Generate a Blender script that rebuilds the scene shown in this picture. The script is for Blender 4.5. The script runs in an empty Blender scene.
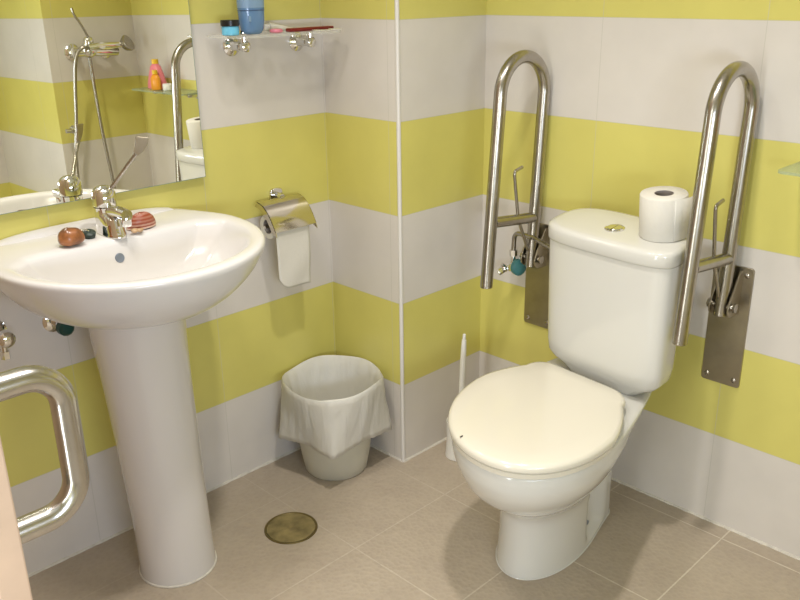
import bpy, bmesh, math, random
from mathutils import Vector, Matrix, noise
random.seed(4)
S = bpy.context.scene
COL = S.collection
PI = math.pi
sin, cos = math.sin, math.cos

# ------------------------------------------------------------------ materials
def mat(name, col, rough=.4, metal=0.0, spec=.5, trans=0.0, ior=1.45, alpha=1.0, coat=0.0, bump=0.0, bscale=40, var=0.0, vscale=6, sss=0.0):
    m = bpy.data.materials.new(name); m.use_nodes = True
    nt = m.node_tree; b = nt.nodes['Principled BSDF']
    b.inputs['Base Color'].default_value = (*col, 1)
    b.inputs['Roughness'].default_value = rough
    b.inputs['Metallic'].default_value = metal
    b.inputs['Specular IOR Level'].default_value = spec
    b.inputs['Transmission Weight'].default_value = trans
    b.inputs['IOR'].default_value = ior
    b.inputs['Coat Weight'].default_value = coat
    b.inputs['Alpha'].default_value = alpha
    tc = nt.nodes.new('ShaderNodeTexCoord')
    if var > 0:
        n = nt.nodes.new('ShaderNodeTexNoise'); n.inputs['Scale'].default_value = vscale; n.inputs['Detail'].default_value = 5
        nt.links.new(tc.outputs['Object'], n.inputs['Vector'])
        r = nt.nodes.new('ShaderNodeMapRange')
        r.inputs['From Min'].default_value = .3; r.inputs['From Max'].default_value = .7
        r.inputs['To Min'].default_value = 1 - var; r.inputs['To Max'].default_value = 1 + var
        nt.links.new(n.outputs['Fac'], r.inputs['Value'])
        mx = nt.nodes.new('ShaderNodeMix'); mx.data_type = 'RGBA'; mx.blend_type = 'MULTIPLY'; mx.inputs['Factor'].default_value = 1
        mx.inputs['A'].default_value = (*col, 1)
        nt.links.new(r.outputs['Result'], mx.inputs['B'])
        nt.links.new(mx.outputs['Result'], b.inputs['Base Color'])
    if bump > 0:
        n = nt.nodes.new('ShaderNodeTexNoise'); n.inputs['Scale'].default_value = bscale; n.inputs['Detail'].default_value = 3
        nt.links.new(tc.outputs['Object'], n.inputs['Vector'])
        bp = nt.nodes.new('ShaderNodeBump'); bp.inputs['Strength'].default_value = bump; bp.inputs['Distance'].default_value = .002
        nt.links.new(n.outputs['Fac'], bp.inputs['Height'])
        nt.links.new(bp.outputs['Normal'], b.inputs['Normal'])
    return m

def math_node(nt, op, a, b=None, c=None):
    n = nt.nodes.new('ShaderNodeMath'); n.operation = op
    for i, v in enumerate((a, b, c)):
        if v is None: continue
        if isinstance(v, (int, float)): n.inputs[i].default_value = v
        else: nt.links.new(v, n.inputs[i])
    return n.outputs[0]

YEL = (.66, .60, .165)
WHT = (.68, .635, .58)
def tile_mat(name, axis, joint):
    """25 x 40 cm wall tiles in alternating white and yellow rows; axis = world axis running along the wall"""
    m = bpy.data.materials.new(name); m.use_nodes = True
    nt = m.node_tree; b = nt.nodes['Principled BSDF']
    g = nt.nodes.new('ShaderNodeNewGeometry')
    sp = nt.nodes.new('ShaderNodeSeparateXYZ'); nt.links.new(g.outputs['Position'], sp.inputs[0])
    z = sp.outputs['Z']; u = sp.outputs[axis]
    row = math_node(nt, 'FLOOR', math_node(nt, 'DIVIDE', z, .25))
    odd = math_node(nt, 'MODULO', math_node(nt, 'ADD', row, 20), 2.0)
    n = nt.nodes.new('ShaderNodeTexNoise'); n.inputs['Scale'].default_value = 7; n.inputs['Detail'].default_value = 6
    nt.links.new(g.outputs['Position'], n.inputs['Vector'])
    n2 = nt.nodes.new('ShaderNodeTexNoise'); n2.inputs['Scale'].default_value = 90; n2.inputs['Detail'].default_value = 2
    nt.links.new(g.outputs['Position'], n2.inputs['Vector'])
    mx = nt.nodes.new('ShaderNodeMix'); mx.data_type = 'RGBA'
    nt.links.new(odd, mx.inputs['Factor'])
    mx.inputs['A'].default_value = (*WHT, 1); mx.inputs['B'].default_value = (*YEL, 1)
    vr = nt.nodes.new('ShaderNodeMapRange'); vr.inputs['From Min'].default_value = .3; vr.inputs['From Max'].default_value = .7
    vr.inputs['To Min'].default_value = .965; vr.inputs['To Max'].default_value = 1.035
    nt.links.new(n.outputs['Fac'], vr.inputs['Value'])
    mv = nt.nodes.new('ShaderNodeMix'); mv.data_type = 'RGBA'; mv.blend_type = 'MULTIPLY'; mv.inputs['Factor'].default_value = 1
    nt.links.new(mx.outputs['Result'], mv.inputs['A']); nt.links.new(vr.outputs['Result'], mv.inputs['B'])
    # joints
    def edge(v, per, off, w):
        f = math_node(nt, 'FRACT', math_node(nt, 'ADD', math_node(nt, 'DIVIDE', math_node(nt, 'SUBTRACT', v, off), per), 50.0))
        d = math_node(nt, 'MULTIPLY', math_node(nt, 'MINIMUM', f, math_node(nt, 'SUBTRACT', 1.0, f)), per)
        return math_node(nt, 'LESS_THAN', d, w)
    jz = edge(z, .25, 0, .0009); ju = edge(u, .405, joint, .0009)
    j = math_node(nt, 'MAXIMUM', jz, ju)
    mg = nt.nodes.new('ShaderNodeMix'); mg.data_type = 'RGBA'
    nt.links.new(math_node(nt, 'MULTIPLY', j, .55), mg.inputs['Factor'])
    nt.links.new(mv.outputs['Result'], mg.inputs['A']); mg.inputs['B'].default_value = (.52, .5, .42, 1)
    nt.links.new(mg.outputs['Result'], b.inputs['Base Color'])
    h = math_node(nt, 'ADD', math_node(nt, 'MULTIPLY', n2.outputs['Fac'], .25), math_node(nt, 'MULTIPLY', n.outputs['Fac'], .8))
    h = math_node(nt, 'SUBTRACT', h, math_node(nt, 'MULTIPLY', j, .6))
    bp = nt.nodes.new('ShaderNodeBump'); bp.inputs['Strength'].default_value = .18; bp.inputs['Distance'].default_value = .003
    nt.links.new(h, bp.inputs['Height']); nt.links.new(bp.outputs['Normal'], b.inputs['Normal'])
    b.inputs['Roughness'].default_value = .27; b.inputs['Specular IOR Level'].default_value = .45
    return m

def floor_mat():
    m = bpy.data.materials.new('floor_tiles'); m.use_nodes = True
    nt = m.node_tree; b = nt.nodes['Principled BSDF']
    g = nt.nodes.new('ShaderNodeNewGeometry')
    sp = nt.nodes.new('ShaderNodeSeparateXYZ'); nt.links.new(g.outputs['Position'], sp.inputs[0])
    def edge(v, per, off):
        f = math_node(nt, 'FRACT', math_node(nt, 'ADD', math_node(nt, 'DIVIDE', math_node(nt, 'SUBTRACT', v, off), per), 50.0))
        return math_node(nt, 'MULTIPLY', math_node(nt, 'MINIMUM', f, math_node(nt, 'SUBTRACT', 1.0, f)), per)
    wob = nt.nodes.new('ShaderNodeTexNoise'); wob.inputs['Scale'].default_value = 30
    nt.links.new(g.outputs['Position'], wob.inputs['Vector'])
    w = math_node(nt, 'MULTIPLY', math_node(nt, 'SUBTRACT', wob.outputs['Fac'], .5), .004)
    d = math_node(nt, 'MINIMUM', edge(sp.outputs['X'], .3215, .17), edge(sp.outputs['Y'], .336, .293))
    j = math_node(nt, 'LESS_THAN', math_node(nt, 'ADD', d, w), .0017)
    n = nt.nodes.new('ShaderNodeTexNoise'); n.inputs['Scale'].default_value = 9; n.inputs['Detail'].default_value = 8
    nt.links.new(g.outputs['Position'], n.inputs['Vector'])
    v = nt.nodes.new('ShaderNodeTexVoronoi'); v.inputs['Scale'].default_value = 85
    nt.links.new(g.outputs['Position'], v.inputs['Vector'])
    cr = nt.nodes.new('ShaderNodeMix'); cr.data_type = 'RGBA'
    cr.inputs['A'].default_value = (.36, .295, .228, 1); cr.inputs['B'].default_value = (.485, .41, .315, 1)
    f1 = math_node(nt, 'ADD', math_node(nt, 'MULTIPLY', n.outputs['Fac'], .75), math_node(nt, 'MULTIPLY', v.outputs['Distance'], .3))
    nt.links.new(f1, cr.inputs['Factor'])
    mg = nt.nodes.new('ShaderNodeMix'); mg.data_type = 'RGBA'
    gs_ = nt.nodes.new('ShaderNodeMapRange'); gs_.inputs['From Min'].default_value = .3; gs_.inputs['From Max'].default_value = 1.1
    gs_.inputs['To Min'].default_value = .16; gs_.inputs['To Max'].default_value = .75
    nt.links.new(sp.outputs['X'], gs_.inputs['Value'])
    nt.links.new(math_node(nt, 'MULTIPLY', j, gs_.outputs['Result']), mg.inputs['Factor'])
    nt.links.new(cr.outputs['Result'], mg.inputs['A']); mg.inputs['B'].default_value = (.66, .60, .48, 1)
    nt.links.new(mg.outputs['Result'], b.inputs['Base Color'])
    bp = nt.nodes.new('ShaderNodeBump'); bp.inputs['Strength'].default_value = .4; bp.inputs['Distance'].default_value = .003
    nt.links.new(math_node(nt, 'SUBTRACT', v.outputs['Distance'], j), bp.inputs['Height']); nt.links.new(bp.outputs['Normal'], b.inputs['Normal'])
    b.inputs['Roughness'].default_value = .5; b.inputs['Specular IOR Level'].default_value = .35
    return m

M = {}
M['tile_x'] = tile_mat('wall_tiles_along_x', 'X', .655)
M['tile_y'] = tile_mat('wall_tiles_along_y', 'Y', -.41)
M['floor'] = floor_mat()
M['ceiling'] = mat('ceiling_paint', (.86, .85, .82), .9, bump=.05)
M['trim'] = mat('white_trim_plastic', (.72, .69, .65), .35)
M['grout'] = mat('grout_sealant', (.62, .58, .5), .7, var=.12, vscale=60, bump=.4, bscale=120)
M['ceramic'] = mat('white_ceramic', (.665, .65, .60), .09, coat=.4)
M['basin_ceramic'] = mat('ivory_ceramic', (.70, .68, .665), .16, coat=.15)
M['ped_ceramic'] = mat('pedestal_ceramic', (.645, .61, .575), .12, coat=.3)
M['seat'] = mat('cream_plastic', (.73, .685, .575), .14, coat=.2)
M['chrome'] = mat('chrome', (.78, .77, .75), .07, 1.0)
M['steel'] = mat('brushed_steel', (.42, .39, .345), .26, 1.0, var=.07, vscale=50)
M['steel_bright'] = mat('bright_brushed_steel', (.55, .53, .50), .22, 1.0, var=.04, vscale=50)
M['plate_steel'] = mat('dull_plate_steel', (.40, .355, .275), .32, 1.0, var=.12, vscale=18)
M['lid_steel'] = mat('polished_lid_steel', (.66, .62, .54), .1, 1.0)
M['mirror'] = mat('mirror_silver', (.93, .935, .86), .004, 1.0)
M['glass_edge'] = mat('greenish_glass_edge', (.22, .30, .24), .2)
M['glass'] = mat('shelf_glass', (.80, .80, .70), .08, alpha=.26)
M['paper'] = mat('toilet_tissue', (.71, .68, .61), .95, bump=.3, bscale=150, spec=.1)
M['core'] = mat('grey_cardboard', (.27, .235, .21), .9)
M['wood'] = mat('pale_pink_wood', (.58, .42, .30), .45, var=.06, vscale=14)
M['brass'] = mat('tarnished_brass', (.27, .215, .095), .5, .4, var=.45, vscale=22, bump=.4, bscale=60)
M['brass_rim'] = mat('brass_rim', (.17, .13, .05), .4, .6)
M['plastic'] = mat('white_plastic', (.78, .76, .70), .35)
M['teal'] = mat('teal_handle', (.07, .24, .25), .4)
M['dkgreen'] = mat('dark_green_handle', (.010, .055, .042), .4)
M['rubber'] = mat('dark_green_black', (.015, .03, .02), .4)
M['hole'] = mat('dark_hole', (.02, .02, .02), .6)
M['grey'] = mat('overflow_grey', (.25, .29, .36), .35, .6)
M['shell_brown'] = mat('brown_shell', (.27, .10, .033), .3, var=.7, vscale=38, coat=.3)
M['shell_tan'] = mat('tan_shell', (.50, .33, .18), .4, var=.2, vscale=40)
M['blue'] = mat('blue_bottle_plastic', (.13, .245, .43), .2, coat=.2)
M['blue_cap'] = mat('grey_blue_cap', (.30, .37, .45), .3)
M['blue_label'] = mat('blue_band', (.05, .10, .20), .3)
M['lightlabel'] = mat('pale_label', (.22, .34, .50), .4)
M['cyan'] = mat('light_blue_jar', (.16, .52, .74), .25)
M['black'] = mat('black_plastic', (.012, .012, .012), .3)
M['pink'] = mat('pink_plastic', (.72, .22, .30), .35)
M['pinkb'] = mat('pink_bottle_plastic', (.78, .22, .26), .35)
M['yellowp'] = mat('yellow_plastic', (.85, .55, .03), .35)
M['orange'] = mat('orange_plastic', (.82, .33, .02), .35)
M['red'] = mat('dark_red_plastic', (.20, .012, .012), .3)
M['silver'] = mat('silver_glint', (.92, .92, .92), .3, .75, bump=.8, bscale=60)
M['gasket'] = mat('dark_gasket', (.1, .09, .08), .6)

def translucent(name, col, amt, rough=.4):
    m = bpy.data.materials.new(name); m.use_nodes = True
    nt = m.node_tree; b = nt.nodes['Principled BSDF']; out = nt.nodes['Material Output']
    b.inputs['Base Color'].default_value = (*col, 1); b.inputs['Roughness'].default_value = rough; b.inputs['Specular IOR Level'].default_value = .3
    t = nt.nodes.new('ShaderNodeBsdfTranslucent'); t.inputs['Color'].default_value = (*col, 1)
    x = nt.nodes.new('ShaderNodeMixShader'); x.inputs[0].default_value = amt
    nt.links.new(b.outputs[0], x.inputs[1]); nt.links.new(t.outputs[0], x.inputs[2]); nt.links.new(x.outputs[0], out.inputs['Surface'])
    return m, nt, b
M['bin'], _, _ = translucent('milky_plastic', (.82, .79, .68), .42)
M['bag'], nt_, b_ = translucent('thin_white_film', (.93, .91, .85), .45, .35)
_tc = nt_.nodes.new('ShaderNodeTexCoord'); _n = nt_.nodes.new('ShaderNodeTexNoise'); _n.inputs['Scale'].default_value = 22; _n.inputs['Detail'].default_value = 4
_n.inputs['Distortion'].default_value = 1.2
_mp = nt_.nodes.new('ShaderNodeMapping'); _mp.inputs['Scale'].default_value = (1.3, 1.3, .35)
nt_.links.new(_tc.outputs['Object'], _mp.inputs[0]); nt_.links.new(_mp.outputs[0], _n.inputs['Vector'])
_b = nt_.nodes.new('ShaderNodeBump'); _b.inputs['Strength'].default_value = .6; _b.inputs['Distance'].default_value = .008
nt_.links.new(_n.outputs['Fac'], _b.inputs['Height']); nt_.links.new(_b.outputs['Normal'], b_.inputs['Normal'])

def scallop_mat():
    m = bpy.data.materials.new('scallop_shell'); m.use_nodes = True
    nt = m.node_tree; b = nt.nodes['Principled BSDF']
    tc = nt.nodes.new('ShaderNodeTexCoord'); sp = nt.nodes.new('ShaderNodeSeparateXYZ'); nt.links.new(tc.outputs['Object'], sp.inputs[0])
    r = math_node(nt, 'MULTIPLY', math_node(nt, 'ADD', math_node(nt, 'SINE', math_node(nt, 'MULTIPLY', sp.outputs['Z'], 800.0)), 1.0), .5)
    lo = nt.nodes.new('ShaderNodeMapRange'); lo.inputs['From Min'].default_value = .002; lo.inputs['From Max'].default_value = .014
    lo.inputs['To Min'].default_value = 1; lo.inputs['To Max'].default_value = .25
    nt.links.new(sp.outputs['Z'], lo.inputs['Value'])
    f = math_node(nt, 'MULTIPLY', r, lo.outputs['Result'])
    mx = nt.nodes.new('ShaderNodeMix'); mx.data_type = 'RGBA'
    mx.inputs['A'].default_value = (.27, .045, .012, 1); mx.inputs['B'].default_value = (.74, .52, .40, 1)
    nt.links.new(f, mx.inputs['Factor']); nt.links.new(mx.outputs['Result'], b.inputs['Base Color'])
    b.inputs['Roughness'].default_value = .4
    return m
M['scallop'] = scallop_mat()

# ------------------------------------------------------------------ mesh helpers (all in world coordinates)
def B(): return bmesh.new()

def loft(bm, rings, cap0=False, cap1=False, closed=True):
    vs = [[bm.verts.new(p) for p in r] for r in rings]
    n = len(rings[0])
    for a, b in zip(vs, vs[1:]):
        for i in range(n if closed else n - 1):
            k = (i + 1) % n
            try: bm.faces.new((a[i], a[k], b[k], b[i]))
            except ValueError: pass
    if cap0: bm.faces.new(list(reversed(vs[0])))
    if cap1: bm.faces.new(vs[-1])
    return vs

def frame(d):
    d = Vector(d).normalized()
    a = Vector((0, 0, 1)) if abs(d.z) < .9 else Vector((1, 0, 0))
    u = d.cross(a).normalized(); return u, d.cross(u).normalized()

def ring(c, u, v, r, n, r2=None):
    r2 = r if r2 is None else r2
    c = Vector(c)
    return [c + u * (r * cos(2 * PI * i / n)) + v * (r2 * sin(2 * PI * i / n)) for i in range(n)]

def cyl(bm, p0, p1, r0, r1=None, n=24, caps=True, bev=0.0):
    r1 = r0 if r1 is None else r1
    p0, p1 = Vector(p0), Vector(p1); d = (p1 - p0); L = d.length; d = d / L
    u, v = frame(d)
    if bev > 0:
        prof = [(0, r0 - bev), (bev * .3, r0 - bev * .3), (bev, r0), (L - bev, r1), (L - bev * .3, r1 - bev * .3), (L, r1 - bev)]
    else: prof = [(0, r0), (L, r1)]
    loft(bm, [ring(p0 + d * t, u, v, r, n) for t, r in prof], caps, caps)

def lathe(bm, c, d, prof, n=32, cap0=True, cap1=True):
    """prof: list of (distance along d, radius)"""
    c = Vector(c); d = Vector(d).normalized(); u, v = frame(d)
    loft(bm, [ring(c + d * t, u, v, max(r, 1e-5), n) for t, r in prof], cap0, cap1)

def smooth_path(pts, it=3):
    pts = [Vector(p) for p in pts]
    for _ in range(it):
        q = [pts[0]]
        for a, b in zip(pts, pts[1:]):
            q += [a * .75 + b * .25, a * .25 + b * .75]
        q.append(pts[-1]); pts = q
    return pts

def fillet(pts, r, n=10):
    """polyline with circular-ish fillets"""
    pts = [Vector(p) for p in pts]; out = [pts[0]]
    for a, b, c in zip(pts, pts[1:], pts[2:]):
        d0 = (a - b).normalized(); d1 = (c - b).normalized()
        ang = d0.angle(d1); t = min(r / math.tan(ang / 2), (a - b).length * .499, (c - b).length * .499)
        rr = t * math.tan(ang / 2); cc = b + (d0 + d1).normalized() * (rr / sin(ang / 2))
        s = b + d0 * t; e = b + d1 * t; v0 = s - cc; v1 = e - cc; w = v0.angle(v1)
        for i in range(n + 1):
            f = i / n
            out.append(cc + (v0 * sin((1 - f) * w) + v1 * sin(f * w)) / sin(w))
    out.append(pts[-1]); return out

def tube(bm, pts, r, n=20, caps=True, rads=None):
    pts = [Vector(p) for p in pts]
    ts = []
    for i in range(len(pts)):
        a = pts[max(i - 1, 0)]; b = pts[min(i + 1, len(pts) - 1)]
        ts.append((b - a).normalized())
    u, v = frame(ts[0]); rings = []
    for i, p in enumerate(pts):
        if i:
            q = ts[i - 1].rotation_difference(ts[i]); u = q @ u; v = q @ v
        rr = rads[i] if rads else r
        rings.append(ring(p, u, v, rr, n))
    loft(bm, rings, caps, caps)

def box(bm, lo, hi, bev=0.0, seg=3, rot=None, about=None):
    r = bmesh.ops.create_cube(bm, size=1)
    c = [(a + b) / 2 for a, b in zip(lo, hi)]; s = [b - a for a, b in zip(lo, hi)]
    for v in r['verts']: v.co = Vector((v.co.x * s[0] + c[0], v.co.y * s[1] + c[1], v.co.z * s[2] + c[2]))
    vs = r['verts']
    if bev > 0:
        es = list({e for v in r['verts'] for e in v.link_edges})
        o = bmesh.ops.bevel(bm, geom=es, offset=bev, segments=seg, affect='EDGES', profile=.5)
        vs = list({v for f in o['faces'] for v in f.verts} | {v for v in vs if v.is_valid})
    if rot:
        bmesh.ops.rotate(bm, cent=Vector(about or c), matrix=rot, verts=[v for v in vs if v.is_valid])

def prism(bm, outline, d):
    """outline: list of points, extruded by vector d"""
    a = [Vector(p) for p in outline]; d = Vector(d)
    loft(bm, [a, [p + d for p in a]], True, True)

def ball(bm, c, r, sx=1, sy=1, sz=1, n=20, mrot=None):
    o = bmesh.ops.create_uvsphere(bm, u_segments=n, v_segments=n // 2 + 2, radius=r)
    for v in o['verts']:
        p = Vector((v.co.x * sx, v.co.y * sy, v.co.z * sz))
        if mrot: p = mrot @ p
        v.co = p + Vector(c)

def torus(bm, c, d, R, r, n=40, m=12):
    u, v = frame(d); c = Vector(c); d = Vector(d).normalized(); rings = []
    for i in range(n + 1):
        a = 2 * PI * i / n; e = u * cos(a) + v * sin(a)
        rings.append([c + e * (R + r * cos(2 * PI * k / m)) + d * (r * sin(2 * PI * k / m)) for k in range(m)])
    loft(bm, rings); bmesh.ops.remove_doubles(bm, verts=bm.verts[:], dist=1e-6)

def obj(name, bm, m, parent=None, smooth=True, sub=0, ang=40, bevel=0, solid=0):
    org = Vector((0, 0, 0))
    p = parent
    while p is not None:
        org += Vector(p.location); p = p.parent
    bmesh.ops.recalc_face_normals(bm, faces=bm.faces[:])
    if parent is None:
        xs = [v.co for v in bm.verts]
        c = Vector(((min(v.x for v in xs) + max(v.x for v in xs)) / 2, (min(v.y for v in xs) + max(v.y for v in xs)) / 2, min(v.z for v in xs)))
    else: c = org
    for v in bm.verts: v.co -= c
    me = bpy.data.meshes.new(name); bm.to_mesh(me); bm.free()
    me.materials.append(M[m] if isinstance(m, str) else m)
    o = bpy.data.objects.new(name, me); COL.objects.link(o)
    if parent is None: o.location = c
    else: o.parent = parent
    if smooth:
        for f in me.polygons: f.use_smooth = True
        if not sub: me.set_sharp_from_angle(angle=math.radians(ang))
    if bevel:
        md = o.modifiers.new('bevel', 'BEVEL'); md.width = bevel; md.segments = 2; md.limit_method = 'ANGLE'
    if solid:
        md = o.modifiers.new('solid', 'SOLIDIFY'); md.thickness = solid; md.offset = 0
    if sub:
        md = o.modifiers.new('sub', 'SUBSURF'); md.levels = sub; md.render_levels = sub
    return o

def thing(name, label, cat, loc, group=None):
    o = bpy.data.objects.new(name, None); COL.objects.link(o); o.location = loc
    o.empty_display_size = .05
    o['label'] = label; o['category'] = cat
    if group: o['group'] = group
    return o

def tag(o, label, cat, group=None):
    o['label'] = label; o['category'] = cat
    if group: o['group'] = group
    return o

def struct(name, bm, m, parent=None, smooth=False, **k):
    o = obj(name, bm, m, parent, smooth, **k); 
    if parent is None: o['kind'] = 'structure'
    return o

# ------------------------------------------------------------------ room shell
X1, Y2, XR, XR2, YF, H = .287, .345, 1.72, 2.40, -2.15, 2.45
DY0, DY1, DH = -2.05, -1.24, 2.03        # doorway in the left wall
T = .12
b = B(); box(b, (-1.3, YF - T, -T), (XR2 + T, Y2 + T, 0)); struct('floor', b, 'floor')
b = B(); box(b, (-1.3, YF - T, H), (XR2 + T, Y2 + T, H + T)); struct('ceiling', b, 'ceiling')
b = B(); box(b, (-T, DY1, 0), (0, 0, H)); box(b, (-T, DY0, DH), (0, DY1, H)); box(b, (-T, YF, 0), (0, DY0, H)); struct('wall_left', b, 'tile_y')
b = B(); box(b, (-T, 0, 0), (X1 - .006, T, H)); struct('wall_nook', b, 'tile_x')
b = B(); box(b, (X1 - .12, .006, 0), (X1, Y2, H)); struct('wall_column', b, 'tile_y')
b = B(); box(b, (X1 - .12, Y2, 0), (XR2 + T, Y2 + T, H)); struct('wall_back', b, 'tile_x')
b = B(); box(b, (XR, -.045, 0), (XR + T, Y2, H)); struct('wall_right', b, 'tile_y')
b = B(); box(b, (XR + T, -.045, 0), (XR2, .075, H)); struct('wall_recess', b, 'tile_x')
b = B(); box(b, (XR2, YF, 0), (XR2 + T, .075, H)); struct('wall_outer', b, 'tile_y')
b = B(); box(b, (0, YF - T, 0), (XR2 + T, YF, H)); struct('wall_front', b, 'tile_x')
b = B(); box(b, (-1.3, YF - T, 0), (-1.2, .2, H)); struct('wall_hall', b, 'ceiling')
b = B(); box(b, (-1.2, .1, 0), (-T, .2, H)); box(b, (-1.2, YF - T, 0), (0, YF, H)); struct('wall_corridor', b, 'ceiling')
# white corner profile on the outer corner
b = B(); cyl(b, (X1 - .003, .003, 0), (X1 - .003, .003, H), .0058, n=16); struct('trim_1', b, 'trim', smooth=True)
# ragged pale sealant where the walls meet the floor
def bead(name, p0, p1):
    b = B(); p0 = Vector(p0); p1 = Vector(p1); n = int((p1 - p0).length / .012)
    pts = [p0.lerp(p1, i / n) for i in range(n + 1)]
    tube(b, pts, .004, 8, rads=[.0035 + .0022 * random.random() for _ in pts]); struct(name, b, 'grout', smooth=True)
bead('baseboard_left', (0, -1.2, .0), (0, 0, .0))
bead('baseboard_nook', (0, 0, 0), (X1, 0, 0))
bead('baseboard_column', (X1, 0, 0), (X1, Y2, 0))
bead('baseboard_back', (X1, Y2, 0), (XR, Y2, 0))

# door leaf hinged on the left wall, open into the room
ex, ey = .818, -1.250
b = B(); box(b, (-.02, ey - .042, .008), (ex, ey, 2.01), .003, 2)
door = struct('door_1', b, 'wood')
hb = B(); hx = ex - .050; hy = ey + .104; zt, zb = .846, .628
tube(hb, fillet([(hx, ey + .001, zt), (hx, hy, zt), (hx, hy, zb), (hx, ey + .001, zb)], .066, 16), .0185, 24)
hd = obj('pull_handle', hb, 'steel_bright', door); hd['label'] = 'brushed steel D-shaped pull handle'
for z in (zt, zb):
    b = B(); cyl(b, (hx, ey - .0005, z), (hx, ey + .006, z), .026, n=28, bev=.0015); obj('rose', b, 'steel_bright', hd)
b = B()
box(b, (-T - .01, DY1 - .03, 0), (.0, DY1 + .0, DH)); box(b, (-T - .01, DY0, 0), (.0, DY0 + .03, DH)); box(b, (-T - .01, DY0, DH - .03), (.0, DY1, DH))
struct('trim_2', b, 'wood')

# ------------------------------------------------------------------ mirror
MA, MB_ = -.005, .0085
def mplane(y, z, off=0): return .016 - MA * (y + .42) - MB_ * (z - .887) + off
mt = thing('wall_mirror', 'large frameless wall mirror above the washbasin reflecting the shower', 'mirror', (0.0, -.73, .886))
y0, y1, z0, z1 = -1.052, -.414, .887, 1.85
def mq(off): return [Vector((mplane(y, z, off), y, z)) for y, z in ((y0, z0), (y1, z0), (y1, z1), (y0, z1))]
b = B(); loft(b, [mq(-.005), mq(0)], True, True); obj('glass_edge', b, 'glass_edge', mt, False)
def mq2(off, e): return [Vector((mplane(y, z, off), y, z)) for y, z in ((y0 + e, z0 + e), (y1 - e, z0 + e), (y1 - e, z1 - e), (y0 + e, z1 - e))]
b = B(); loft(b, [mq2(.0001, .0015), mq2(.0006, .0015)], True, True); obj('mirror_pane', b, 'mirror', mt, False)
for y in (-.95, -.52):
    for z in (.98, 1.6):
        b = B(); cyl(b, (-.0005, y, z), (mplane(y, z, -.004), y, z), .012, n=16); obj('standoff', b, 'chrome', mt)

# ------------------------------------------------------------------ washbasin
CY = -.735
def basin_ring(xmax, hw, xw, hwb, z, x0=0.0, n=72, cy=CY, p=2.3):
    """D-shaped outline: back edge at x0, half width hwb there, hw at x = xw, front at xmax"""
    pts = []
    nf = n - 24
    for i in range(nf + 1):
        a = -PI / 2 + PI * i / nf
        c, s = cos(a), sin(a)
        pts.append(Vector((xw + (xmax - xw) * (abs(c) ** (2 / p)), cy + hw * math.copysign(abs(s) ** (2 / p), s), z)))
    side = 8
    for i in range(1, side + 1):
        t = i / side
        e = t * t * (3 - 2 * t) * .5 + t * t * .5
        pts.append(Vector((xw + (x0 - xw) * t, cy + hw + (hwb - hw) * e, z)))
    for i in range(1, 8):
        t = i / 8
        pts.append(Vector((x0, cy + hwb - 2 * hwb * t, z)))
    for i in range(side, 0, -1):
        t = i / side
        e = t * t * (3 - 2 * t) * .5 + t * t * .5
        pts.append(Vector((xw + (x0 - xw) * t, cy - hw - (hwb - hw) * e, z)))
    return pts
wb = thing('pedestal_washbasin', 'white ceramic washbasin on a round pedestal below the mirror', 'washbasin', (.2, CY, 0))
b = B()
R_ = []
R_.append(basin_ring(.33, .10, .205, .09, .678, .11, p=2.0))
R_.append(basin_ring(.37, .150, .20, .13, .686, .07, p=2.0))
R_.append(basin_ring(.415, .202, .195, .165, .706, .035, p=2.0))
R_.append(basin_ring(.450, .238, .19, .19, .736, .014, p=2.03))
R_.append(basin_ring(.480, .266, .185, .212, .771, .004, p=2.06))
R_.append(basin_ring(.496, .281, .185, .224, .803, .003, p=2.08))
R_.append(basin_ring(.500, .285, .185, .228, .816, .003, p=2.08))
R_.append(basin_ring(.497, .283, .185, .226, .8235, .004, p=2.08))
R_.append(basin_ring(.489, .276, .185, .220, .826, .010, p=2.08))
# inner lip and bowl; the back of the inner outline is the front of the tap deck
R_.append(basin_ring(.466, .252, .205, .205, .8245, .150, p=2.15))
R_.append(basin_ring(.457, .243, .207, .198, .8185, .155, p=2.12))
R_.append(basin_ring(.449, .234, .21, .190, .802, .160, p=2.1))
R_.append(basin_ring(.430, .214, .215, .172, .772, .168, p=2.1))
R_.append(basin_ring(.398, .178, .225, .14, .738, .183, p=2.1))
R_.append(basin_ring(.35, .122, .24, .09, .718, .205, p=2.1))
R_.append(basin_ring(.30, .05, .255, .04, .710, .235, p=2.0))
loft(b, R_, True, True)
obj('basin', b, 'basin_ceramic', wb, sub=1)
# raised rear ledge of the tap deck against the wall
b = B()
ledge = []
for i in range(25):
    y = CY - .215 + .43 * i / 24
    hgt = .012 * (1 - abs((y - CY) / .215) ** 4)
    ledge.append([Vector((.003, y, .822)), Vector((.003, y, .8265 + hgt)), Vector((.012, y, .8265 + hgt)), Vector((.026, y, .8262 + hgt * .25)), Vector((.03, y, .822))])
loft(b, ledge, True, True); obj('rear_ledge', b, 'basin_ceramic', wb, ang=60)
b = B()
prof = [(0.0, .0905, .220, -.722), (.006, .091, .220, -.722), (.02, .0895, .220, -.722), (.15, .0890, .2185, -.725), (.35, .093, .2115, -.730), (.52, .098, .206, -.735), (.62, .1025, .202, -.738), (.685, .106, .20, -.739)]
loft(b, [ring((cx, cy, z), Vector((1, 0, 0)), Vector((0, 1, 0)), r, 56) for z, r, cx, cy in prof], True, True)
obj('pedestal', b, 'ped_ceramic', wb)
b = B(); torus(b, (.220, -.722, .002), (0, 0, 1), .091, .003, 56, 8); obj('base_seal', b, 'grout', wb)
b = B(); d = Vector((.98, 0, .22)).normalized()
cyl(b, Vector((.1665, -.742, .783)) - d * .004, Vector((.1665, -.742, .783)) + d * .0015, .0105, n=24, bev=.001); obj('overflow_cap', b, 'grey', wb)
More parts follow.
